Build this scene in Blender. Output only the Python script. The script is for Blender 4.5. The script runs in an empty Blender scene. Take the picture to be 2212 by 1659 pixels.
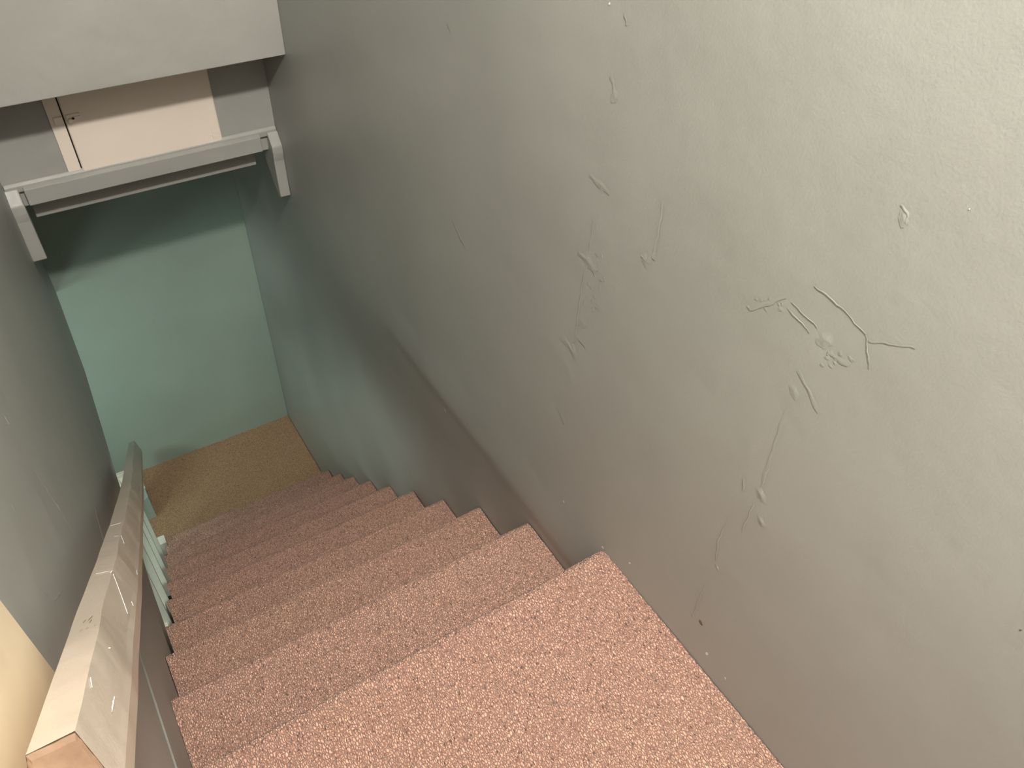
import bpy, bmesh, math
import numpy as np
from mathutils import Matrix, Vector

C = bpy.context.scene.collection
SC = bpy.context.scene
# ------------------------------------------------------------------ camera
# metres; x across the stairs (right wall at 0.75), y down the flight, z up, eye at x=0,y=0,z=3.6
K = 0.75
EYE = 3.6
cam_data = bpy.data.cameras.new('camera')
cam = bpy.data.objects.new('camera', cam_data)
C.objects.link(cam)
cam_data.sensor_width = 36.0
cam_data.lens = 1731.96 / 2212 * 36.0
cam_data.clip_start = 0.02
rot = Matrix(((0.84425338, 0.3467385, -0.40866692),
              (-0.53434966, 0.60335616, -0.59197279),
              (0.04131195, 0.71814605, 0.69466508)))
cam.matrix_world = Matrix.Translation((0, 0, EYE)) @ rot.to_4x4()
SC.camera = cam
# ------------------------------------------------------------------ world, lights, exposure
w = bpy.data.worlds.new('world'); SC.world = w; w.use_nodes = True
w.node_tree.nodes['Background'].inputs[0].default_value = (0.75, 0.85, 1.0, 1)
w.node_tree.nodes['Background'].inputs[1].default_value = 0.0
SC.view_settings.view_transform = 'Standard'
SC.view_settings.look = 'None'
SC.view_settings.gamma = 1
SC.view_settings.exposure = 0.0
SC.view_settings.use_curve_mapping = False


def P3(x, y, z):
    return Vector((x * K, y * K, z * K + EYE))


def lamp(name, kind, loc, energy, color, **kw):
    d = bpy.data.lights.new(name, kind)
    d.energy = energy; d.color = color
    for k, v in kw.items():
        setattr(d, k, v)
    o = bpy.data.objects.new(name, d)
    C.objects.link(o); o.location = loc
    return o


# globe lamp of the upper hall, under its ceiling
lamp('hall_lamp', 'POINT', P3(0.26, -0.36, 1.56), 278, (1.0, 0.94, 0.86), shadow_soft_size=0.07)
# cool lamp of the basement room beyond the balusters
lb = lamp('basement_lamp', 'AREA', P3(-2.0, 2.3, -3.58), 13.8, (0.80, 1.0, 0.90), shape='DISK', size=0.55)
lb.rotation_euler = (0, math.radians(-100), 0)
lc = lamp('landing_fill_light', 'AREA', P3(-0.95, 3.85, -4.05), 3.0, (0.78, 1.0, 0.88), shape='DISK', size=0.35)  # added fill without a known source, brightens the dark corner at the landing
lc.rotation_euler = (0, math.radians(-115), 0)


# ------------------------------------------------------------------ materials
def new_mat(name, rough=0.5, spec=0.5):
    m = bpy.data.materials.new(name); m.use_nodes = True
    nt = m.node_tree
    b = nt.nodes['Principled BSDF']
    b.inputs['Roughness'].default_value = rough
    b.inputs['Specular IOR Level'].default_value = spec
    return m, nt, b


def noise(nt, scale, detail=3.0, rough=0.5, src='Object', vec=None):
    n = nt.nodes.new('ShaderNodeTexNoise')
    n.inputs['Scale'].default_value = scale
    n.inputs['Detail'].default_value = detail
    n.inputs['Roughness'].default_value = rough
    if vec is None:
        t = nt.nodes.new('ShaderNodeTexCoord'); vec = t.outputs[src]
    nt.links.new(vec, n.inputs['Vector'])
    return n


def ramp(nt, fac, stops):
    r = nt.nodes.new('ShaderNodeValToRGB')
    el = r.color_ramp.elements
    while len(el) < len(stops):
        el.new(0.5)
    for e, (p, c) in zip(el, stops):
        e.position = p; e.color = (*c, 1)
    nt.links.new(fac, r.inputs['Fac'])
    return r


def bump(nt, b, height, strength, dist, prev=None):
    n = nt.nodes.new('ShaderNodeBump')
    n.inputs['Strength'].default_value = strength
    n.inputs['Distance'].default_value = dist
    nt.links.new(height, n.inputs['Height'])
    if prev is not None:
        nt.links.new(prev.outputs['Normal'], n.inputs['Normal'])
    nt.links.new(n.outputs['Normal'], b.inputs['Normal'])
    return n


def scl(c, k):
    return tuple(min(1, v * k) for v in c)


def paint(name, col, rough=0.42, peel=0.6, wave=0.5, var=0.05, spec=0.5):
    m, nt, b = new_mat(name, rough, spec)
    n0 = noise(nt, 3.0, 4)
    r = ramp(nt, n0.outputs['Fac'], [(0.3, scl(col, 1 - var)), (0.7, scl(col, 1 + var))])
    nt.links.new(r.outputs['Color'], b.inputs['Base Color'])
    n1 = noise(nt, 260.0, 2)
    b1 = bump(nt, b, n1.outputs['Fac'], peel, 0.0004)
    n2 = noise(nt, 7.0, 3)
    b2 = bump(nt, b, n2.outputs['Fac'], wave, 0.012, b1)
    n3 = noise(nt, 40.0, 2)
    bump(nt, b, n3.outputs['Fac'], peel * 0.35, 0.001, b2)
    return m


M_WALL = paint('grey_wall_paint', (0.345, 0.352, 0.328), 0.42, wave=0.22)
M_SAGE = paint('sage_wall_paint', (0.33, 0.415, 0.36), 0.5)
M_CEIL = paint('ceiling_paint', (0.22, 0.22, 0.21), 0.7)
M_TRIM = paint('grey_trim_paint', (0.40, 0.40, 0.375), 0.4, 0.5, 0.8)
M_WHITE = paint('white_trim_paint', (0.76, 0.78, 0.69), 0.4)
M_CREAM = paint('cream_paint', (0.93, 0.83, 0.73), 0.5, 0.3, 0.15)
M_CASE = paint('cream_casing_paint', (0.80, 0.66, 0.47), 0.4, 0.3, 0.2)
M_RAIL = paint('worn_cream_gloss', (0.52, 0.44, 0.365), 0.3, 0.5, 0.5, 0.12)
M_DARK, _nt, _b = new_mat('dark_gap', 0.9)
_b.inputs['Base Color'].default_value = (0.03, 0.025, 0.022, 1)
M_CHIPW, _nt, _b = new_mat('chipped_plaster', 0.8)
_b.inputs['Base Color'].default_value = (0.75, 0.74, 0.70, 1)
M_CHIPB, _nt, _b = new_mat('brown_smear', 0.6)
_b.inputs['Base Color'].default_value = (0.19, 0.13, 0.075, 1)
M_METAL, _nt, _b = new_mat('latch_brass', 0.35)
_b.inputs['Metallic'].default_value = 0.6
_b.inputs['Base Color'].default_value = (0.35, 0.29, 0.23, 1)


def wood():
    m, nt, b = new_mat('bare_wood_end', 0.7)
    n = noise(nt, 45.0, 5, 0.6)
    r = ramp(nt, n.outputs['Fac'], [(0.3, (0.15, 0.085, 0.048)), (0.65, (0.215, 0.135, 0.082))])
    nt.links.new(r.outputs['Color'], b.inputs['Base Color'])
    bump(nt, b, n.outputs['Fac'], 0.5, 0.001)
    return m


M_WOOD = wood()


def carpet(name, light, mid, dark, sx=1.0, sy=0.5, cell=290.0, fleck=0.028, back=(0.32, 0.165, 0.12)):  # back: colour of the shade painted between the loops
    """heathered loop yarn: every loop its own tone, a few dark plies"""
    m, nt, b = new_mat(name, 0.95, 0.1)
    b.inputs['Sheen Weight'].default_value = 0.2
    b.inputs['Sheen Roughness'].default_value = 0.6
    t = nt.nodes.new('ShaderNodeTexCoord')
    mp = nt.nodes.new('ShaderNodeMapping')
    mp.inputs['Scale'].default_value = (sx, sy, sy)
    nt.links.new(t.outputs['Object'], mp.inputs['Vector'])
    v = nt.nodes.new('ShaderNodeTexVoronoi')
    v.inputs['Scale'].default_value = cell
    nt.links.new(mp.outputs['Vector'], v.inputs['Vector'])
    sep = nt.nodes.new('ShaderNodeSeparateColor')
    nt.links.new(v.outputs['Color'], sep.inputs[0])
    r0 = ramp(nt, sep.outputs[0], [(0.0, mid), (0.35, light), (1.0, scl(light, 1.15))])
    v2 = nt.nodes.new('ShaderNodeTexVoronoi')
    v2.inputs['Scale'].default_value = cell * 1.5
    nt.links.new(mp.outputs['Vector'], v2.inputs['Vector'])
    sep2 = nt.nodes.new('ShaderNodeSeparateColor')
    nt.links.new(v2.outputs['Color'], sep2.inputs[0])
    # plies of a third, reddish-brown yarn
    r2 = ramp(nt, sep2.outputs[1], [(fleck, (1, 1, 1)), (fleck * 3.0, (0, 0, 0))])
    r = nt.nodes.new('ShaderNodeMix'); r.data_type = 'RGBA'
    nt.links.new(r2.outputs['Color'], r.inputs[0])
    nt.links.new(r0.outputs['Color'], r.inputs[6]); r.inputs[7].default_value = (*dark, 1)
    nb = noise(nt, 4.0, 3)
    rb = ramp(nt, nb.outputs['Fac'], [(0.35, (0.98, 0.95, 0.95)), (0.65, (1.0, 1.0, 0.94))])
    mx = nt.nodes.new('ShaderNodeMix'); mx.data_type = 'RGBA'; mx.blend_type = 'MULTIPLY'
    mx.inputs[0].default_value = 1.0
    nt.links.new(r.outputs[2], mx.inputs[6]); nt.links.new(rb.outputs['Color'], mx.inputs[7])
    # shade in the gaps between loops, painted in as darker seams
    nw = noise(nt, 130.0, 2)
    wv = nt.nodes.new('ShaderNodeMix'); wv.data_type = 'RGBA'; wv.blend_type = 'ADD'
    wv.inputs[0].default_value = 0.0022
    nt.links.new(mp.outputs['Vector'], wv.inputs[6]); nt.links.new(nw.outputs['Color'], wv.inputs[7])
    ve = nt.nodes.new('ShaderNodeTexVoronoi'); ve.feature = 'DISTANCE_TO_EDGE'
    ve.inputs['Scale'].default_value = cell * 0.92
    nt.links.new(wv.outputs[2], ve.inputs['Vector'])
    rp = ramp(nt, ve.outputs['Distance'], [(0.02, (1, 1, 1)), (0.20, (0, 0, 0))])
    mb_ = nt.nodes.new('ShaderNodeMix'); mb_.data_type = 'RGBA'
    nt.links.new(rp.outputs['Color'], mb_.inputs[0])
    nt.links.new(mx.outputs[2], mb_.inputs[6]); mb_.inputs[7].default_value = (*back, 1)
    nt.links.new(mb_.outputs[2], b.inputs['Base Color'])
    cl = nt.nodes.new('ShaderNodeMath'); cl.operation = 'MINIMUM'; cl.inputs[1].default_value = 0.3
    nt.links.new(ve.outputs['Distance'], cl.inputs[0])
    b1 = bump(nt, b, cl.outputs[0], 1.0, 0.008)
    nf = noise(nt, 520.0, 3, 0.6)
    bump(nt, b, nf.outputs['Fac'], 0.5, 0.0012, b1)
    return m


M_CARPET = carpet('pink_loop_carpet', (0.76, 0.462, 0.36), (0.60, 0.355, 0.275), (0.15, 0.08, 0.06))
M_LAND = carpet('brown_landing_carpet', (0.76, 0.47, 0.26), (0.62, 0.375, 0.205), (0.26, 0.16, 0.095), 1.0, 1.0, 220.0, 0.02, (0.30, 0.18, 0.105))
M_BASEFLOOR, _nt, _b = new_mat('basement_concrete', 0.8)
_b.inputs['Base Color'].default_value = (0.35, 0.34, 0.32, 1)


# ------------------------------------------------------------------ mesh helpers
def mesh_obj(name, verts, faces, mat, parent=None, smooth=False):
    me = bpy.data.meshes.new(name)
    me.from_pydata([tuple(v) for v in verts], [], faces)
    me.update()
    mats = mat if isinstance(mat, (list, tuple)) else [mat]
    for m in mats:
        me.materials.append(m)
    if smooth:
        me.polygons.foreach_set('use_smooth', [True] * len(me.polygons))
    o = bpy.data.objects.new(name, me)
    C.objects.link(o)
    if parent is not None:
        o.parent = parent
        o.matrix_parent_inverse = Matrix.Translation(-parent.location)
    return o


class MB:
    """collects pieces of ONE part"""
    def __init__(self):
        self.v = []; self.f = []; self.mi = []

    def add(self, verts, faces, mi=0):
        n = len(self.v)
        self.v += [tuple(v) for v in verts]
        self.f += [tuple(i + n for i in f) for f in faces]
        self.mi += [mi] * len(faces)

    def prism(self, prof, a, b, axis, mi=0):
        """prof: closed list of 2D points swept along axis from a to b (metres)"""
        n = len(prof)
        def put(t, p):
            if axis == 'x': return (t, p[0], p[1])
            if axis == 'y': return (p[0], t, p[1])
            return (p[0], p[1], t)
        vs = [put(a, p) for p in prof] + [put(b, p) for p in prof]
        fs = [(i, (i + 1) % n, n + (i + 1) % n, n + i) for i in range(n)]
        fs += [tuple(range(n - 1, -1, -1)), tuple(range(n, 2 * n))]
        self.add(vs, fs, mi)

    def box(self, x0, x1, y0, y1, z0, z1, mi=0):
        self.prism([(x0, y0), (x1, y0), (x1, y1), (x0, y1)], z0, z1, 'z', mi)

    def build(self, name, mat, parent=None, bevel=0.0, smooth=False, seg=2):
        o = mesh_obj(name, self.v, self.f, mat, parent, smooth)
        o.data.polygons.foreach_set('material_index', self.mi)
        bm = bmesh.new(); bm.from_mesh(o.data)
        bmesh.ops.recalc_face_normals(bm, faces=bm.faces)
        bm.to_mesh(o.data); bm.free()
        if bevel:
            md = o.modifiers.new('bevel', 'BEVEL'); md.width = bevel; md.segments = seg
            md.limit_method = 'ANGLE'; md.angle_limit = math.radians(35)
        return o


def u(x):
    return x * K


def uz(z):
    return z * K + EYE


def ubox(mb, x0, x1, y0, y1, z0, z1, mi=0):
    mb.box(u(x0), u(x1), u(y0), u(y1), uz(z0), uz(z1), mi)


def struct(o):
    o['kind'] = 'structure'
    return o


def thing(name, label, cat, loc, group=None):
    o = bpy.data.objects.new(name, None); C.objects.link(o)
    o.location = loc; o['label'] = label; o['category'] = cat
    o.empty_display_size = 0.05
    if group: o['group'] = group
    return o


def tag(o, label, cat, group=None):
    o['label'] = label; o['category'] = cat
    if group: o['group'] = group
    return o


# ------------------------------------------------------------------ measured flight (in eye-to-wall units)
NOSE = [(0.943, -1.938), (1.325, -2.264), (1.677, -2.588), (2.001, -2.900), (2.324, -3.193),
        (2.633, -3.482), (2.934, -3.758), (3.240, -4.040), (3.512, -4.300), (3.802, -4.567)]
LEFTX = [-0.200, -0.2005, -0.2005, -0.192, -0.172, -0.162, -0.155, -0.149, -0.136, -0.122]
FLOORZ = -4.81
FARY = 4.70
UPZ = -1.938
CEILZ = 1.95


def xr(z):
    """right wall face: plumb above the floor line, leaning away below it"""
    pts = [(-6.6, 1.050), (-4.8, 1.043), (-2.75, 1.036), (-2.45, 1.026), (-2.20, 1.0075), (-2.0, 1.0), (2.0, 1.0)]
    return float(np.interp(z, [p[0] for p in pts], [p[1] for p in pts]))


def xl(y, z):
    lo = np.interp(y, [1.6, 2.35, 2.6, 3.08, 3.9, 4.7], [-0.205, -0.204, -0.194, -0.184, -0.156, -0.155])
    hi = np.interp(y, [1.6, 3.45, 4.7], [-0.205, -0.137, -0.145])
    t = min(1, max(0, (z + 3.1) / 1.3))
    x = lo * (1 - t) + hi * t
    if z < -1.935:
        x += 0.0035 * float(np.clip((1.9 - y) / 0.6, 0, 1))
    return float(x)


# --- marks on the right wall, one mesh with it: raised strokes, blisters, filler lumps
RIDGES=[ ([(0.8993, 2.9506), (0.8678, 2.9483), (0.8456, 2.9466)],0.0069,1.60),([(0.8743, 2.8851), (0.8753, 2.8205), (0.8834, 2.7364), (0.8831, 2.6054)],0.0026,0.80),([(0.9055, 2.7994), (0.8781, 2.7996), (0.8501, 2.793)],0.0090,2.00),([(0.9241, 2.5921), (0.8971, 2.5888), (0.8752, 2.5761)],0.0103,1.80),([(0.8728, 2.6246), (0.8482, 2.6182)],0.0037,0.80),([(0.9128, 2.4028), (0.8951, 2.3978), (0.881, 2.3826)],0.0085,1.20),([(0.9088, 2.3129), (0.8857, 2.2748), (0.8965, 2.2245)],0.0038,0.80),([(1.357, 2.6089), (1.3175, 2.578)],0.0048,1.20),([(1.3175, 2.5841), (1.2989, 2.5705)],0.0041,0.80),([(0.7258, 2.9987), (0.7241, 2.9449), (0.7241, 2.8949)],0.0041,-1.00),([(0.7529, 2.8841), (0.7379, 2.8829), (0.7298, 2.8957)],0.0046,1.50),([(0.4512, 3.0257), (0.4079, 3.0223), (0.3664, 3.0107)],0.0016,1.30),([(0.3664, 3.0107), (0.3595, 2.9995), (0.3455, 2.9739)],0.0016,1.00),([(0.3598, 3.0065), (0.3086, 3.035)],0.0016,0.40),([(0.4755, 2.9737), (0.4341, 2.9641)],0.0014,1.30),([(0.4734, 2.9848), (0.4273, 2.9774)],0.0014,1.30),([(0.4288, 2.9024), (0.4043, 2.8852), (0.38, 2.868)],0.0041,1.00),([(0.4237, 2.8287), (0.4216, 2.7644), (0.4165, 2.687)],0.0036,0.50),([(0.4168, 2.734), (0.4173, 2.7023), (0.4159, 2.6747)],0.0025,1.20),([(0.449, 2.6602), (0.442, 2.6396)],0.0026,1.40),([(0.4176, 2.6357), (0.4174, 2.6008), (0.4187, 2.5627)],0.0022,1.00),([(0.449, 2.5517), (0.4521, 2.4965), (0.443, 2.4466)],0.0024,1.20),([(0.4453, 2.3709), (0.4468, 2.3067), (0.4456, 2.2559)],0.0022,1.20),([(0.7182, 2.1943), (0.7028, 2.1828), (0.7005, 2.155)],0.0029,1.20),([(0.8675, 3.2114), (0.8602, 3.1972)],0.0023,0.80),([(0.8773, 3.1201), (0.8604, 3.0923)],0.0050,0.80),([(1.3696, 3.0381), (1.3594, 3.0202)],0.0030,0.80),([(0.3902, 3.1715), (0.3801, 3.1648), (0.3779, 3.1549)],0.0023,1.60),([(0.531, 2.9326), (0.4837, 2.9867)],0.0036,0.50),([(0.4019, 2.9556), (0.3844, 2.9579), (0.3712, 2.9607)],0.0043,0.80),([(1.7576, 2.8312), (1.7581, 2.8157)],0.0043,0.80) ]
BLOBS=[ ((0.8754, 2.7994),0.0147,2.00),((0.8715, 2.6681),0.0153,1.20),((0.8872, 2.5262),0.0123,1.00),((0.4112, 2.9691),0.0116,1.80),((0.4238, 2.8685),0.0094,1.20),((0.4123, 2.662),0.0106,2.20),((0.3944, 2.6147),0.0081,2.00),((0.4355, 2.4339),0.0053,1.80),((1.3441, 2.87),0.0081,1.00),((0.3818, 3.1595),0.0075,1.20),((0.8654, 3.0952),0.0087,0.80),((0.446, 2.2571),0.0049,1.50),((0.8675, 2.9468),0.0077,1.40),((0.8845, 2.5867),0.0116,1.50),((0.7415, 2.8841),0.0100,1.20),((0.8653, 2.755),0.0038,0.60),((0.8569, 2.7525),0.0038,0.60),((0.8555, 2.8242),0.0037,0.60),((0.871, 2.7104),0.0041,0.60),((0.871, 2.7929),0.0040,0.60),((0.8274, 2.7897),0.0036,0.60),((0.8353, 2.7837),0.0036,0.60),((0.8529, 2.8149),0.0037,0.60),((0.8367, 2.7298),0.0039,0.60),((0.8456, 2.7412),0.0038,0.60),((0.8531, 2.8258),0.0036,0.60),((0.8368, 2.7676),0.0039,0.60),((0.8731, 2.8178),0.0037,0.60),((0.834, 2.7851),0.0039,0.60),((0.832, 2.7315),0.0037,0.60),((0.8312, 2.7262),0.0040,0.60),((0.851, 2.7292),0.0038,0.60),((0.8452, 2.7144),0.0040,0.60),((0.8419, 2.8285),0.0038,0.60),((0.8779, 2.7908),0.0038,0.60),((0.8297, 2.7926),0.0036,0.60),((0.8502, 2.7972),0.0038,0.60),((0.8545, 2.7833),0.0037,0.60),((0.8583, 2.7541),0.0038,0.60),((0.8385, 2.7235),0.0038,0.60),((0.8327, 2.724),0.0038,0.60),((0.4859, 2.9651),0.0025,0.50),((0.5012, 2.9695),0.0023,0.50),((0.4858, 2.9657),0.0024,0.50),((0.4854, 2.9731),0.0025,0.50),((0.4984, 2.9706),0.0024,0.50),((0.4896, 2.9702),0.0024,0.50),((0.5253, 2.955),0.0025,0.50),((0.4861, 2.965),0.0025,0.50),((0.5338, 2.9353),0.0026,0.50),((0.5171, 2.959),0.0025,0.50),((0.521, 2.9447),0.0025,0.50),((0.49, 2.9794),0.0024,0.50),((0.5053, 2.969),0.0026,0.50),((0.4975, 2.969),0.0025,0.50),((0.4846, 2.9663),0.0026,0.50),((0.5067, 2.9504),0.0025,0.50),((0.3978, 2.9577),0.0026,0.50),((0.3869, 2.9673),0.0025,0.50),((0.3998, 2.948),0.0027,0.50),((0.3856, 2.9653),0.0025,0.50),((0.4024, 2.9345),0.0028,0.50),((0.3909, 2.9413),0.0028,0.50),((0.3731, 2.9698),0.0027,0.50),((0.3886, 2.9541),0.0028,0.50),((0.3809, 2.9583),0.0025,0.50),((0.384, 2.9553),0.0027,0.50),((0.3705, 2.9687),0.0027,0.50),((0.3881, 2.9495),0.0025,0.50),((0.3989, 2.9513),0.0026,0.50),((0.369, 2.9695),0.0025,0.50) ]
CHIPS=[ ((0.9021, 3.2128),0.0024,'w'),((0.4261, 2.2636),0.0074,'b'),((0.3909, 2.2031),0.0044,'w'),((0.3384, 2.1965),0.0028,'w'),((0.0606, 2.8045),0.0021,'b'),((1.4252, 1.9318),0.0058,'w'),((0.8513, 2.1525),0.0036,'w'),((0.3245, 3.2013),0.0009,'w'),((0.6233, 2.2026),0.0035,'w'),((0.7055, 2.1555),0.0044,'w') ]



def stroke(mb, pts, w, h, xf, sign=-1, mi=0, nx=7):
    """a low ridge along pts (y,z); its height fades to nothing at its rim"""
    P = [np.array(p, float) for p in pts]
    seg = [0]
    for a, b in zip(P[:-1], P[1:]):
        seg.append(seg[-1] + np.linalg.norm(b - a))
    L = seg[-1]; n = max(8, int(L / 0.006))
    rg = np.random.default_rng(int(abs(P[0][0] * 1e4)) + 7)
    ph = rg.uniform(0, 6.28, 4)
    rows = []
    for i in range(n + 1):
        s = L * i / n
        c = np.array([np.interp(s, seg, [p[0] for p in P]), np.interp(s, seg, [p[1] for p in P])])
        s2 = min(L, s + 1e-3); s1 = max(0, s - 1e-3)
        d = np.array([np.interp(s2, seg, [p[0] for p in P]) - np.interp(s1, seg, [p[0] for p in P]),
                      np.interp(s2, seg, [p[1] for p in P]) - np.interp(s1, seg, [p[1] for p in P])])
        d /= np.linalg.norm(d) + 1e-9
        nrm = np.array([-d[1], d[0]])
        t = i / n
        env = math.sin(math.pi * min(1, max(0, t))) ** 0.35
        env *= 0.75 + 0.25 * math.sin(9 * t + ph[0]) + 0.12 * math.sin(31 * t + ph[1])
        jit = 0.0009 * math.sin(s * 190 + ph[3]) + 0.0005 * math.sin(s * 610 + ph[1])
        ww = w * (0.8 + 0.25 * math.sin(7 * t + ph[2])) + 1e-5
        for j in range(nx):
            q = -1 + 2 * j / (nx - 1)
            hh = (math.cos(q * math.pi) * 0.5 + 0.5) * env * h * 0.0004
            p = c + nrm * (q * ww + jit)
            rows.append((xf(p[1]) + sign * (hh + 0.00012), p[0], p[1]))
    fs = []
    for i in range(n):
        for j in range(nx - 1):
            a = i * nx + j
            fs.append((a, a + 1, a + nx + 1, a + nx))
    mb.add(rows, fs, mi)


def blister(mb, c, r, h, xf, sign=-1, mi=0):
    rg = np.random.default_rng(int(abs(c[0] * 1e4)) + int(c[1] * 1e4))
    ph = rg.uniform(0, 6.28, 3)
    vs = [(xf(c[1]) + sign * (h * 0.00055 + 0.0001), c[0], c[1])]
    NR, NA = 5, 18
    for i in range(1, NR + 1):
        q = i / NR
        hh = (math.cos(q * math.pi) * 0.5 + 0.5)
        for k in range(NA):
            a = 2 * math.pi * k / NA
            rr = r * q * (1 + 0.22 * math.sin(2 * a + ph[0]) + 0.13 * math.sin(5 * a + ph[1]))
            y = c[0] + rr * math.cos(a); z = c[1] + rr * math.sin(a) * 1.15
            vs.append((xf(z) + sign * (hh * h * 0.00055 + 0.0001), y, z))
    fs = [(0, 1 + k, 1 + (k + 1) % NA) for k in range(NA)]
    for i in range(NR - 1):
        for k in range(NA):
            a = 1 + i * NA + k; b = 1 + i * NA + (k + 1) % NA
            fs.append((a, a + NA, b + NA, b))
    mb.add(vs, fs, mi)


def curved_wall(mb, ys, zs, xf, thick, bow=None):
    """closed slab: front face x = xf(y,z), back face offset by thick (units)"""
    ny, nz = len(ys), len(zs)
    vs = []
    for y in ys:
        for z in zs:
            vs.append((u(xf(y, z) + (bow(y, z) if bow else 0)), u(y), uz(z)))
    for y in ys:
        for z in zs:
            vs.append((u(xf(y, z) + thick), u(y), uz(z)))
    fs = []
    N = ny * nz
    for i in range(ny - 1):
        for j in range(nz - 1):
            a = i * nz + j
            fs.append((a, a + 1, a + nz + 1, a + nz))
            fs.append((N + a, N + a + nz, N + a + nz + 1, N + a + 1))
    for i in range(ny - 1):
        for j in (0, nz - 1):
            a = i * nz + j
            fs.append((a, a + nz, N + a + nz, N + a))
    for j in range(nz - 1):
        for i in (0, ny - 1):
            a = i * nz + j
            fs.append((a, a + 1, N + a + 1, N + a))
    mb.add(vs, fs)


BACKY = -2.6
# ------------------------------------------------------------------ right wall
mb = MB()
ys = list(np.linspace(BACKY, 0.1, 12)) + list(np.linspace(0.2, FARY + 0.02, 90))
zs = sorted(set([-6.6, -5.6, -4.81, -2.45, -2.22, -2.20, -2.165, -2.26, -2.13, -2.10, -2.05, -2.0, -1.98] + list(np.linspace(-4.6, -2.4, 24)) + list(np.linspace(-2.3, 0.2, 30)) + [0.7, CEILZ]))


def bow_r(y, z):
    # hand-plastered surface: broad shallow waves
    fold = float(np.interp(z, [-2.26, -2.20, -2.165, -2.10, -1.98], [0, -0.0015, -0.0072, -0.0055, 0]))
    fold *= float(np.interp(y, [0.9, 1.1, 2.2, 2.6], [0.3, 1.0, 0.9, 0.0]))
    return fold + 0.0018 * math.sin(2.1 * y + 0.8 * z + 0.6) * math.sin(1.7 * z + 0.4) + 0.0007 * math.sin(6.3 * y - 2.2 * z)


curved_wall(mb, ys, zs, lambda y, z: xr(z), 0.16, bow_r)


def surf_r(y_m, z_m):
    y = y_m / K; z = (z_m - EYE) / K
    return u(xr(z) + bow_r(y, z))


for pts, wd, h in RIDGES:
    yc = pts[len(pts) // 2][0]
    P = pts
    def xf(zm, P=P):
        zz = [p[1] for p in P]; yy = [p[0] for p in P]
        k = int(np.argmin([abs(q - zm) for q in zz]))
        return surf_r(yy[k], zm) - 0.0006
    stroke(mb, pts, wd, h, xf)
for c, r, h in BLOBS:
    blister(mb, c, r, h, lambda zm, c=c: surf_r(c[0], zm) - 0.0003)
for c, r, k in CHIPS:
    r = r * (0.8 if k == 'w' else 0.62)
    blister(mb, c, r, 0.5, lambda zm, c=c: surf_r(c[0], zm) - 0.0005, mi=1 if k == 'w' else 2)
struct(mb.build('wall_right', [M_WALL, M_CHIPW, M_CHIPB], smooth=True))

# ------------------------------------------------------------------ left wall: solid beside the upper treads, open below
mb = MB()
zsl = sorted(set([-3.4, -3.25, -3.1, -2.8, -2.5, -2.2, -1.9401, -1.934, -1.7, -1.2, -0.7, -0.2, 0.4, CEILZ]))
curved_wall(mb, list(np.linspace(BACKY, 2.12, 30)), zsl, xl, -0.14)
zsl2 = [z for z in zsl if z >= -3.11]
curved_wall(mb, list(np.linspace(2.12, FARY, 30)), zsl2, xl, -0.14)


def surf_l(y_m, z_m):
    return u(xl(y_m / K, (z_m - EYE) / K))


def lmark(p):
    return (u(p[0]), uz(p[1]))


for pts, wd, h in [([(1.34, -1.02), (1.30, -1.17), (1.345, -1.43), (1.35, -1.62)], 0.004, 1.2),
                   ([(0.62, -0.95), (0.70, -1.03), (0.77, -1.13)], 0.002, 1.0),
                   ([(0.86, -1.0), (0.90, -1.12), (0.98, -1.2)], 0.002, 0.9)]:
    pts = [lmark(p) for p in pts]
    def xf(zm, P=pts):
        k = int(np.argmin([abs(q[1] - zm) for q in P]))
        return surf_l(P[k][0], zm)
    stroke(mb, pts, wd, h, xf, sign=1)
for k in range(26):
    z = -1.0 - 0.025 * k
    y = np.interp(-z, [1.02, 1.17, 1.43, 1.66], [1.35, 1.31, 1.345, 1.36]) + 0.004 * math.sin(k * 2.2)
    if k % 5 != 3:
        a = lmark((y, z)); c2 = lmark((y + 0.003 * math.sin(k), z - 0.022))
        stroke(mb, [a, c2], 0.0014, 0.7, lambda zm, a=a: surf_l(a[0], zm), sign=1, mi=1 if k % 11 == 4 else 0)
for c, r, h in [((1.0, -1.0), 0.006, 1.2), ((1.75, -1.65), 0.005, 1.0), ((0.9, -1.35), 0.004, 0.8)]:
    c = lmark(c)
    blister(mb, c, r, h, lambda zm, c=c: surf_l(c[0], zm), sign=1)
struct(mb.build('wall_left', [M_WALL, M_CHIPW]))

# ------------------------------------------------------------------ far end
mb = MB(); ubox(mb, -3.4, 1.06, FARY, FARY + 0.15, -6.6, -1.85)
struct(mb.build('wall_far', M_SAGE))
mb = MB(); ubox(mb, -0.16, 1.0, 3.165, 3.29, -1.315, CEILZ)
struct(mb.build('wall_header', M_TRIM, bevel=0.003))
mb = MB(); ubox(mb, -0.16, 1.0, 3.49, 3.60, -1.862, CEILZ)
struct(mb.build('wall_recess', M_TRIM))
mb = MB(); ubox(mb, -0.16, 1.03, 3.60, FARY + 0.05, -1.86, -1.80)
struct(mb.build('ceiling', M_TRIM))

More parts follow.
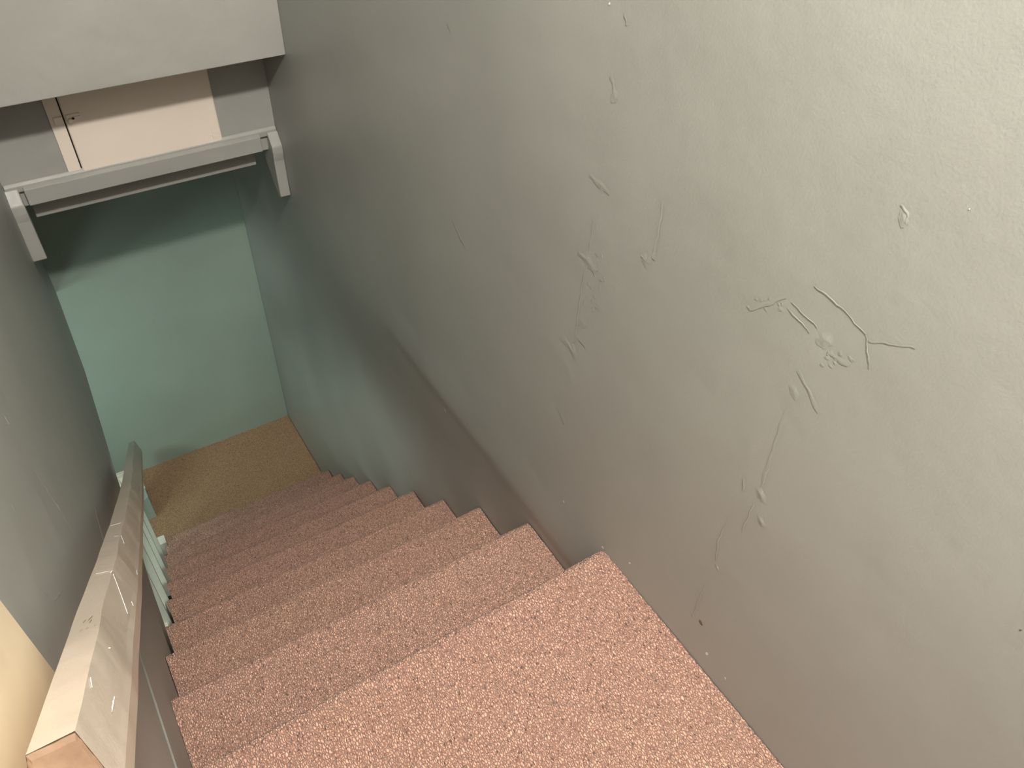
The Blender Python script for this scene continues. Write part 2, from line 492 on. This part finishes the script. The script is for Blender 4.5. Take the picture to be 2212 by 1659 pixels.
# closing the two rooms
mb = MB(); ubox(mb, -0.36, 1.18, BACKY, 3.6, CEILZ, CEILZ + 0.1)
struct(mb.build('ceiling', M_CEIL))
mb = MB(); ubox(mb, -0.36, 1.18, BACKY - 0.14, BACKY, -2.2, CEILZ + 0.1)
struct(mb.build('wall_back', M_CEIL))
mb = MB(); ubox(mb, -3.4, -0.30, 0.6, FARY, -3.1, -3.0)
struct(mb.build('ceiling', M_CEIL))
mb = MB(); ubox(mb, -3.5, -3.4, 0.6, FARY + 0.15, -6.6, -3.0)
struct(mb.build('wall_basement', M_WHITE))
mb = MB(); ubox(mb, -3.4, 1.04, 0.5, 0.6, -6.6, -3.4)
struct(mb.build('wall_stairwell', M_CEIL))
mb = MB(); ubox(mb, -3.5, 1.06, 0.5, FARY + 0.15, -6.7, -6.6)
struct(mb.build('floor', M_BASEFLOOR))


# ------------------------------------------------------------------ carpet
def loops(X, Y, cx, cy, seed):
    """height 0..1 of rounded loops on a jittered grid (X across, Y along, metres)"""
    gx = np.floor(X / cx).astype(int); gy = np.floor(Y / cy).astype(int)
    best = np.full(X.shape, 9.0)
    def h(a, b, s):
        v = np.sin(a * 127.1 + b * 311.7 + s * 74.7 + seed) * 43758.5453
        return v - np.floor(v)
    for dx in (-1, 0, 1):
        for dy in (-1, 0, 1):
            ax = gx + dx; ay = gy + dy
            px = (ax + 0.5 + 0.42 * (h(ax, ay, 1) - 0.5) + 0.5 * (ay % 2)) * cx
            py = (ay + 0.5 + 0.6 * (h(ax, ay, 2) - 0.5)) * cy
            d = ((X - px) / cx) ** 2 + ((Y - py) / cy) ** 2
            d = d + 0.12 * h(ax, ay, 3)
            best = np.minimum(best, d)
    return np.sqrt(np.clip(1.0 - best * 2.1, 0, 1))


def carpet_sweep(name, prof, x0, x1, step, mat, parent=None, amp=0.0040, seed=0.0, loopx=0.0052, loopy=0.0098, x0f=None, plain=False):
    """carpet laid over a profile (list of (y,z) metres), from x0 to x1"""
    prof = [np.array(p, float) for p in prof]
    L = [0]
    for a, b in zip(prof[:-1], prof[1:]):
        L.append(L[-1] + np.linalg.norm(b - a))
    n = int(L[-1] / step) + 1
    s = np.linspace(0, L[-1], n)
    py = np.interp(s, L, [p[0] for p in prof]); pz = np.interp(s, L, [p[1] for p in prof])
    m = int((x1 - x0) / step) + 1
    xs = np.linspace(x0, x1, m)
    ty = np.gradient(py); tz = np.gradient(pz)
    ln = np.hypot(ty, tz) + 1e-12
    ny, nz = -tz / ln, ty / ln
    # smooth the normals round the nosing
    k = 5
    ny = np.convolve(np.pad(ny, k, 'edge'), np.ones(2 * k + 1) / (2 * k + 1), 'valid')
    nz = np.convolve(np.pad(nz, k, 'edge'), np.ones(2 * k + 1) / (2 * k + 1), 'valid')
    ln = np.hypot(ny, nz) + 1e-9; ny /= ln; nz /= ln
    X, S = np.meshgrid(xs, s, indexing='ij')
    pile = loops(X, S, loopx, loopy, seed)
    H = pile * amp
    H += 0.0012 * np.sin(X * 23 + seed) * np.sin(S * 31 + seed * 2)
    Yv = py[None, :] + ny[None, :] * H
    Zv = pz[None, :] + nz[None, :] * H
    co = np.stack([X, Yv, Zv], -1).reshape(-1, 3)
    idx = np.arange(m * n).reshape(m, n)
    f = np.stack([idx[:-1, :-1], idx[1:, :-1], idx[1:, 1:], idx[:-1, 1:]], -1).reshape(-1, 4)
    me = bpy.data.meshes.new(name)
    me.vertices.add(len(co)); me.vertices.foreach_set('co', co.astype('f').ravel())
    me.loops.add(f.size); me.loops.foreach_set('vertex_index', f.astype('i').ravel())
    me.polygons.add(len(f)); me.polygons.foreach_set('loop_start', np.arange(0, f.size, 4, dtype='i'))
    me.polygons.foreach_set('use_smooth', np.ones(len(f), bool))
    me.update(calc_edges=True)
    me.materials.append(mat)
    o = bpy.data.objects.new(name, me); C.objects.link(o)
    if parent is not None:
        o.parent = parent
        o.matrix_parent_inverse = Matrix.Translation(-parent.location)
    return o


def nose_profile(ya, yb, z, zlow, r=0.016):
    """tread from ya to the nose at yb (metres), rounded, tucked under, riser down to zlow"""
    p = [(ya, z), (yb - r, z)]
    for k in range(1, 9):
        a = math.pi / 2 * k / 8
        p.append((yb - r + r * math.sin(a), z - r + r * math.cos(a)))
    p += [(yb, z - 0.022), (yb - 0.006, z - 0.032), (yb - 0.022, z - 0.040), (yb - 0.026, z - 0.055), (yb - 0.026, zlow)]
    return p


# upper hall floor, its carpet ending in the first nosing
y0, z0 = NOSE[0]
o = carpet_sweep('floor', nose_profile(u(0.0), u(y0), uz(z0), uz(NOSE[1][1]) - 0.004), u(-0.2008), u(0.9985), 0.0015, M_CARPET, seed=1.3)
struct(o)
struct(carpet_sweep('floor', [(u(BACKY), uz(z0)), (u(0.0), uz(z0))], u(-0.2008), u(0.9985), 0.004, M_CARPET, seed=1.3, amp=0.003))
mb = MB(); ubox(mb, -0.2, 1.0, BACKY, -0.0, -2.0, z0 - 0.006)
mb.box(u(-0.2), u(1.0), u(0.0), u(y0) - 0.032, uz(-2.2), uz(z0) - 0.004)
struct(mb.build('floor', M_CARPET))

stair = thing('staircase', 'straight flight of steps covered in pinkish loop carpet, running down between the walls', 'staircase', P3(0.42, 3.9, FLOORZ))
for k in range(1, 10):
    y, z = NOSE[k]
    yp = u(NOSE[k - 1][0]) - 0.030
    zl = NOSE[k + 1][1] if k < 9 else FLOORZ
    step = 0.0016 if k <= 2 else (0.0021 if k <= 4 else 0.0027)
    xr1 = u(xr(z)) - 0.0015
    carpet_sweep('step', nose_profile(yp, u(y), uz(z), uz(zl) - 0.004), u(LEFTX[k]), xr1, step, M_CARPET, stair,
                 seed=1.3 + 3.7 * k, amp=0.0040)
# timber body below the carpet
mb = MB()
for k in range(1, 10):
    y, z = NOSE[k]
    mb.box(u(LEFTX[k]) + 0.002, u(xr(z)) - 0.004, u(NOSE[k - 1][0]) - 0.034, u(y) - 0.030, uz(z) - 0.25, uz(z) - 0.004)
mb.build('carcass', M_WOOD, stair)

# landing
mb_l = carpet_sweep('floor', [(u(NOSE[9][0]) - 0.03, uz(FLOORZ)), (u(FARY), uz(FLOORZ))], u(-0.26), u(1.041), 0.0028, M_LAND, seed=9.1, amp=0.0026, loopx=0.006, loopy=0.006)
struct(mb_l)
mb = MB(); ubox(mb, -0.26, 1.04, 3.5, FARY, -5.0, FLOORZ - 0.006)
struct(mb.build('floor', M_BASEFLOOR))

# ------------------------------------------------------------------ balusters along the open side
bal = thing('balustrade', 'white painted balusters closing the open left side of the lower steps', 'balustrade', P3(-0.2, 3.0, -4.6))
mb = MB()
# closed string that carries them, just outside the tread ends
sy = [(2.0, -3.30), (3.80, -4.84)]
prof = [(u(2.05), uz(-3.20)), (u(3.86), uz(-4.72)), (u(3.86), uz(-4.84)), (u(3.4), uz(-4.84)), (u(2.05), uz(-3.65))]
prof = [(p[0], p[1]) for p in prof]
mb.prism(prof, u(-0.262), u(-0.212), 'x')
mb.build('stringer', M_WHITE, bal, bevel=0.002)
for k, (yb, xi) in enumerate([(2.13, -0.192), (2.44, -0.200), (2.74, -0.190), (3.05, -0.181), (3.36, -0.174), (3.70, -0.166)]):
    mb = MB()
    zb = np.interp(yb, [NOSE[i][0] for i in range(3, 10)], [NOSE[i][1] for i in range(3, 10)]) - 0.30
    ubox(mb, xi - 0.056, xi, yb, yb + 0.024, zb, min(-3.1, zb + 1.02))
    mb.build('baluster', M_WHITE, bal, bevel=0.0015)

mb = MB()
mb.prism([(u(p[0]), uz(p[1])) for p in [(2.80, -3.10), (3.74, -3.80), (3.76, -3.86), (2.80, -3.18)]], u(-0.236), u(-0.178), 'x')
mb.build('top_rail', M_WHITE, bal, bevel=0.002)
mb = MB(); ubox(mb, -0.178, -0.1255, 3.775, 3.845, -4.805, -4.585)
mb.build('foot_block', M_WHITE, bal, bevel=0.002)

# ------------------------------------------------------------------ skirting ends at the landing
skb = thing('skirting_block', 'short grey-green skirting block with white sloping cap, on the landing by the balusters', 'skirting', P3(-0.17, 4.33, -4.81))
mb = MB()
prof = [(-0.205, -4.81), (-0.130, -4.81), (-0.130, -4.575), (-0.205, -4.625)]
mb.prism([(u(p[0]), uz(p[1])) for p in prof], u(4.215), u(4.455), 'y')
mb.build('block', M_SAGE, skb, bevel=0.002)
mb = MB()
prof = [(-0.205, -4.625), (-0.125, -4.575), (-0.125, -4.556), (-0.134, -4.540), (-0.205, -4.590)]
mb.prism([(u(p[0]), uz(p[1])) for p in prof], u(4.30), u(4.47), 'y')
o = mb.build('cap', M_WHITE, skb, bevel=0.001)
o['label'] = 'white sloping cap'
mb = MB()
prof = [(FARY, -5.2), (FARY - 0.02, -5.2), (FARY - 0.02, -4.80), (FARY - 0.012, -4.765), (FARY, -4.76)]
mb.prism([(u(p[0]), uz(p[1])) for p in prof], u(-3.3), u(-0.262), 'x')
struct(mb.build('baseboard_far', M_CREAM))

# ------------------------------------------------------------------ shelf ledge with its two brackets
led = thing('wall_ledge', 'grey painted ledge across the stairwell below the cream hatch', 'ledge', P3(0.42, 3.46, -1.84))
mb = MB()
prof = [(3.452, -1.848), (3.488, -1.848), (3.488, -1.765), (3.478, -1.752), (3.474, -1.768), (3.452, -1.775)]
mb.prism([(u(p[0]), uz(p[1])) for p in prof], u(-0.072), u(0.915), 'x')
prof = [(3.470, -1.790), (3.489, -1.790), (3.489, -1.752), (3.480, -1.750), (3.470, -1.762)]
mb.prism([(u(p[0]), uz(p[1])) for p in prof], u(-0.137), u(0.999), 'x')
ubox(mb, -0.068, 0.905, 3.575, 3.6, -1.972, -1.862)
mb.build('board', M_TRIM, led, bevel=0.003)


def bracket(xa, xb):
    mb = MB()
    prof = [(3.62, -1.86), (3.485, -1.85), (3.476, -1.775), (3.468, -1.768), (3.425, -1.825), (3.424, -1.86), (3.430, -1.90),
            (3.428, -2.00), (3.424, -2.085), (3.455, -2.095), (3.50, -2.05), (3.56, -1.97)]
    mb.prism([(u(p[0]), uz(p[1])) for p in prof], u(xa), u(xb), 'x')
    return mb.build('bracket', M_TRIM, led, bevel=0.004)


bracket(-0.146, -0.090)
bracket(0.951, 1.001)

# ------------------------------------------------------------------ cream hatch
hat = thing('access_hatch', 'cream painted hatch set in the grey wall above the ledge', 'hatch', P3(0.45, 3.48, -1.76))
zt = -1.0
mb = MB(); ubox(mb, 0.111, 0.1605, 3.478, 3.49, -1.775, zt)
mb.build('frame_strip', M_CREAM, hat, bevel=0.0015)
mb = MB(); ubox(mb, 0.160, 0.1675, 3.486, 3.4895, -1.768, zt)
mb.build('gap', M_DARK, hat)
mb = MB()
ubox(mb, 0.1655, 0.753, 3.472, 3.4895, -1.766, zt)
door = mb.build('door', M_CREAM, hat, bevel=0.006, seg=3)


def cyl_y(mb, cx, cz, r, y0, y1, n=20, mi=0):
    pr = [(u(cx) + r * math.cos(2 * math.pi * k / n), uz(cz) + r * math.sin(2 * math.pi * k / n)) for k in range(n)]
    mb.prism(pr, u(y0), u(y1), 'y', mi)


mb = MB()
ubox(mb, 0.173, 0.224, 3.462, 3.472, -1.544, -1.514)
ubox(mb, 0.192, 0.224, 3.456, 3.463, -1.535, -1.523)
lt = mb.build('latch', M_CREAM, door, bevel=0.001)
lt['label'] = 'small cream painted latch'
mb = MB()
ubox(mb, 0.126, 0.158, 3.466, 3.478, -1.550, -1.518)
mb.build('keeper', M_CREAM, hat, bevel=0.001)
mb = MB(); cyl_y(mb, 0.183, -1.534, 0.0062, 3.448, 3.463)
mb.build('knob', M_CREAM, door, bevel=0.001)
mb = MB(); cyl_y(mb, 0.196, -1.528, 0.0035, 3.4545, 3.4625, 12)
mb.build('keyhole', M_DARK, door)
mb = MB(); ubox(mb, 0.712, 0.7155, 3.4675, 3.472, -1.745, -1.700)
for q in range(7):
    a = q * 0.9
    ubox(mb, 0.695 + 0.006 * q, 0.703 + 0.006 * q, 3.4705, 3.472, -1.740 + 0.006 * math.sin(a) , -1.729 + 0.007 * math.sin(a))
hg = mb.build('hinge', M_CREAM, door, bevel=0.0008)

# ------------------------------------------------------------------ door casing at the top left
mb = MB()
prof = [(-0.206, -2.6), (-0.183, -2.6), (-0.178, -2.0)]
ubox(mb, -0.2045, -0.182, 0.30, 0.632, -1.93, 0.9)
o = mb.build('door_casing', M_CASE, bevel=0.004)
tag(o, 'cream painted door casing on the left wall beside the upper end of the handrail', 'casing')
mb = MB()

# ------------------------------------------------------------------ handrail
rail = thing('handrail', 'worn cream painted wooden handrail sloping down the left wall', 'handrail', P3(-0.13, 2.0, -2.2))
RL = [(-.160, .385, -.636), (-.1525, .657, -.878), (-.1475, 1.20, -1.385), (-.145, 1.675, -1.826), (-.128, 2.33, -2.395), (-.118, 2.83, -2.81), (-.097, 3.83, -3.66)]
sec = [(0.0, 0.0), (0.0345, 0.0), (0.0415, -0.030), (0.0455, -0.050), (0.0485, -0.060), (0.0465, -0.084), (0.036, -0.092), (0.002, -0.092), (-0.004, -0.07), (-0.004, -0.02)]
ND = np.array([0, .70, .714])
ts = np.linspace(0, 1, 80)
la = [0]
for a, b in zip(RL[:-1], RL[1:]):
    la.append(la[-1] + float(np.linalg.norm(np.array(a) - np.array(b))))
st = []
for t in ts:
    s = t * la[-1]
    q = []
    for ax in range(3):
        vals = [p[ax] for p in RL]
        # light smoothing over the hand-shaped bends
        q.append(np.mean([np.interp(min(la[-1], max(0, s + d)), la, vals) for d in np.linspace(-0.3, 0.3, 9)]) if 0.3 < s < la[-1] - 0.3 else np.interp(s, la, vals))
    st.append(np.array(q))
rgn = np.random.default_rng(5)
verts = []; faces = []; mi = []
nS = len(sec)
for i, c in enumerate(st):
    wob = 0.0011 * math.sin(i * 0.55) + 0.0008 * math.sin(i * 1.3 + 1)
    for j, (dx, dn) in enumerate(sec):
        p = c + np.array([dx, 0, 0]) + ND * dn
        p = p + np.array([wob * (1 if j in (1, 2, 3) else 0.4), 0, 0])
        verts.append((u(p[0]), u(p[1]), uz(p[2])))
for i in range(len(st) - 1):
    for j in range(nS):
        a = i * nS + j; b = i * nS + (j + 1) % nS
        faces.append((a, b, b + nS, a + nS)); mi.append(0)
faces.append(tuple(range((len(st) - 1) * nS, len(st) * nS))); mi.append(0)
m2 = MB(); m2.v = verts; m2.f = faces; m2.mi = mi


def rail_pt(t, f):
    # f > 0 down the face towards the stairs, f < 0 across the top
    i = t * (len(st) - 1); i0 = int(i); fr = i - i0
    def V(i, j): return np.array(verts[i * nS + j])
    def S(j): return V(i0, j) * (1 - fr) + V(i0 + 1, j) * fr
    q = S(1) + (S(0) - S(1)) * (-f) if f < 0 else (S(1) + (S(2) - S(1)) * (f / 0.5) if f < 0.5 else S(2) + (S(4) - S(2)) * ((f - 0.5) / 0.5))
    nrm = np.array([0, 0.70, 0.714]) if f < 0 else np.array([0.97, 0.17, 0.17])
    return q, nrm


def nick(t0, f0, t1, f1, wd, mat):
    n = 9; vs = []
    for k in range(n):
        a = k / (n - 1)
        p, nr = rail_pt(t0 + (t1 - t0) * a, f0 + (f1 - f0) * a)
        p2, _ = rail_pt(t0 + (t1 - t0) * a + 0.004, f0 + (f1 - f0) * a)
        p3, _ = rail_pt(t0, f0); p4, _ = rail_pt(t1, f1)
        d = (p4 - p3); d /= np.linalg.norm(d) + 1e-9
        side = np.cross(nr, d); side /= np.linalg.norm(side) + 1e-9
        w = wd * (0.3 + math.sin(math.pi * a)) * (0.7 + 0.4 * math.sin(k * 2.4 + t0 * 90))
        vs += [tuple(p + nr * 0.0003 + side * w), tuple(p + nr * 0.0009), tuple(p + nr * 0.0003 - side * w)]
    fs = []
    for k in range(n - 1):
        fs += [(3 * k, 3 * k + 1, 3 * k + 4, 3 * k + 3), (3 * k + 1, 3 * k + 2, 3 * k + 5, 3 * k + 4)]
    m2.add(vs, fs, mat)


for a in [(.150, .0, .146, -.08, .0011, 1), (.151, -.1, .158, -.75, .0004, 1), (.146, .04, .118, .72, .0008, 1), (.247, .0, .236, .22, .0014, 1),
          (.246, -.1, .252, -.4, .0006, 1), (.026, .60, .036, .62, .0010, 1), (.14, .80, .137, .88, .0010, 1), (.30, -.2, .306, -.9, .0004, 1),
          (.21, .9, .2, .93, .0008, 1), (.06, .3, .062, .34, .0008, 1),
          (.086, -.30, .083, -.42, .0005, 2), (.082, -.30, .079, -.36, .0005, 2), (.085, -.52, .083, -.60, .0006, 2), (.074, -.35, .0735, -.45, .0005, 2),
          (.0745, -.55, .074, -.65, .0005, 2), (.073, -.12, .0725, -.18, .0005, 2), (.03, .05, .026, .12, .0003, 1)]:
    nick(*a)
m2.build('rail', [M_RAIL, M_CHIPW, M_CHIPB], rail, bevel=0.0012)
# rough bare-wood cut end
cen = np.mean([np.array(verts[j]) for j in range(nS)], axis=0)
ring = []
for j in range(nS):
    a = np.array(verts[j]); b = np.array(verts[(j + 1) % nS])
    for q in range(7):
        p = a + (b - a) * q / 7
        p = cen + (p - cen) * (0.985 + 0.012 * rgn.uniform(-1, 1))
        ring.append(p)
back = np.array([0, -0.733, 0.68])
m2 = MB()
n = len(ring)
vs = [tuple(p + back * 0.0008) for p in ring] + [tuple(cen + (p - cen) * 0.9 + back * 0.0022) for p in ring] + [tuple(p - back * 0.004) for p in ring]
fs = [tuple(range(n, 2 * n))] + [(i, (i + 1) % n, n + (i + 1) % n, n + i) for i in range(n)] + [(i, (i + 1) % n, 2 * n + (i + 1) % n, 2 * n + i) for i in range(n)]
m2.add(vs, fs)
o = m2.build('cut_end', M_WOOD, rail)
o['label'] = 'bare orange wood end'
# wall brackets, tucked under the rail
for s in (0.2, 0.6):
    c = st[int(s * 79)]
    mb = MB()
    y, z = c[1], c[2]
    xw = xl(y, z - 0.12)
    b0 = c + ND * (-0.088)
    ubox(mb, xw, xw + 0.006, b0[1] - 0.03, b0[1] + 0.03, b0[2] - 0.13, b0[2] - 0.05)
    ubox(mb, xw + 0.004, c[0] + 0.012, b0[1] - 0.008, b0[1] + 0.008, b0[2] - 0.092, b0[2] - 0.076)
    ubox(mb, c[0] + 0.002, c[0] + 0.014, b0[1] - 0.008, b0[1] + 0.008, b0[2] - 0.092, b0[2] + 0.012)
    mb.build('rail_bracket', M_METAL, rail)
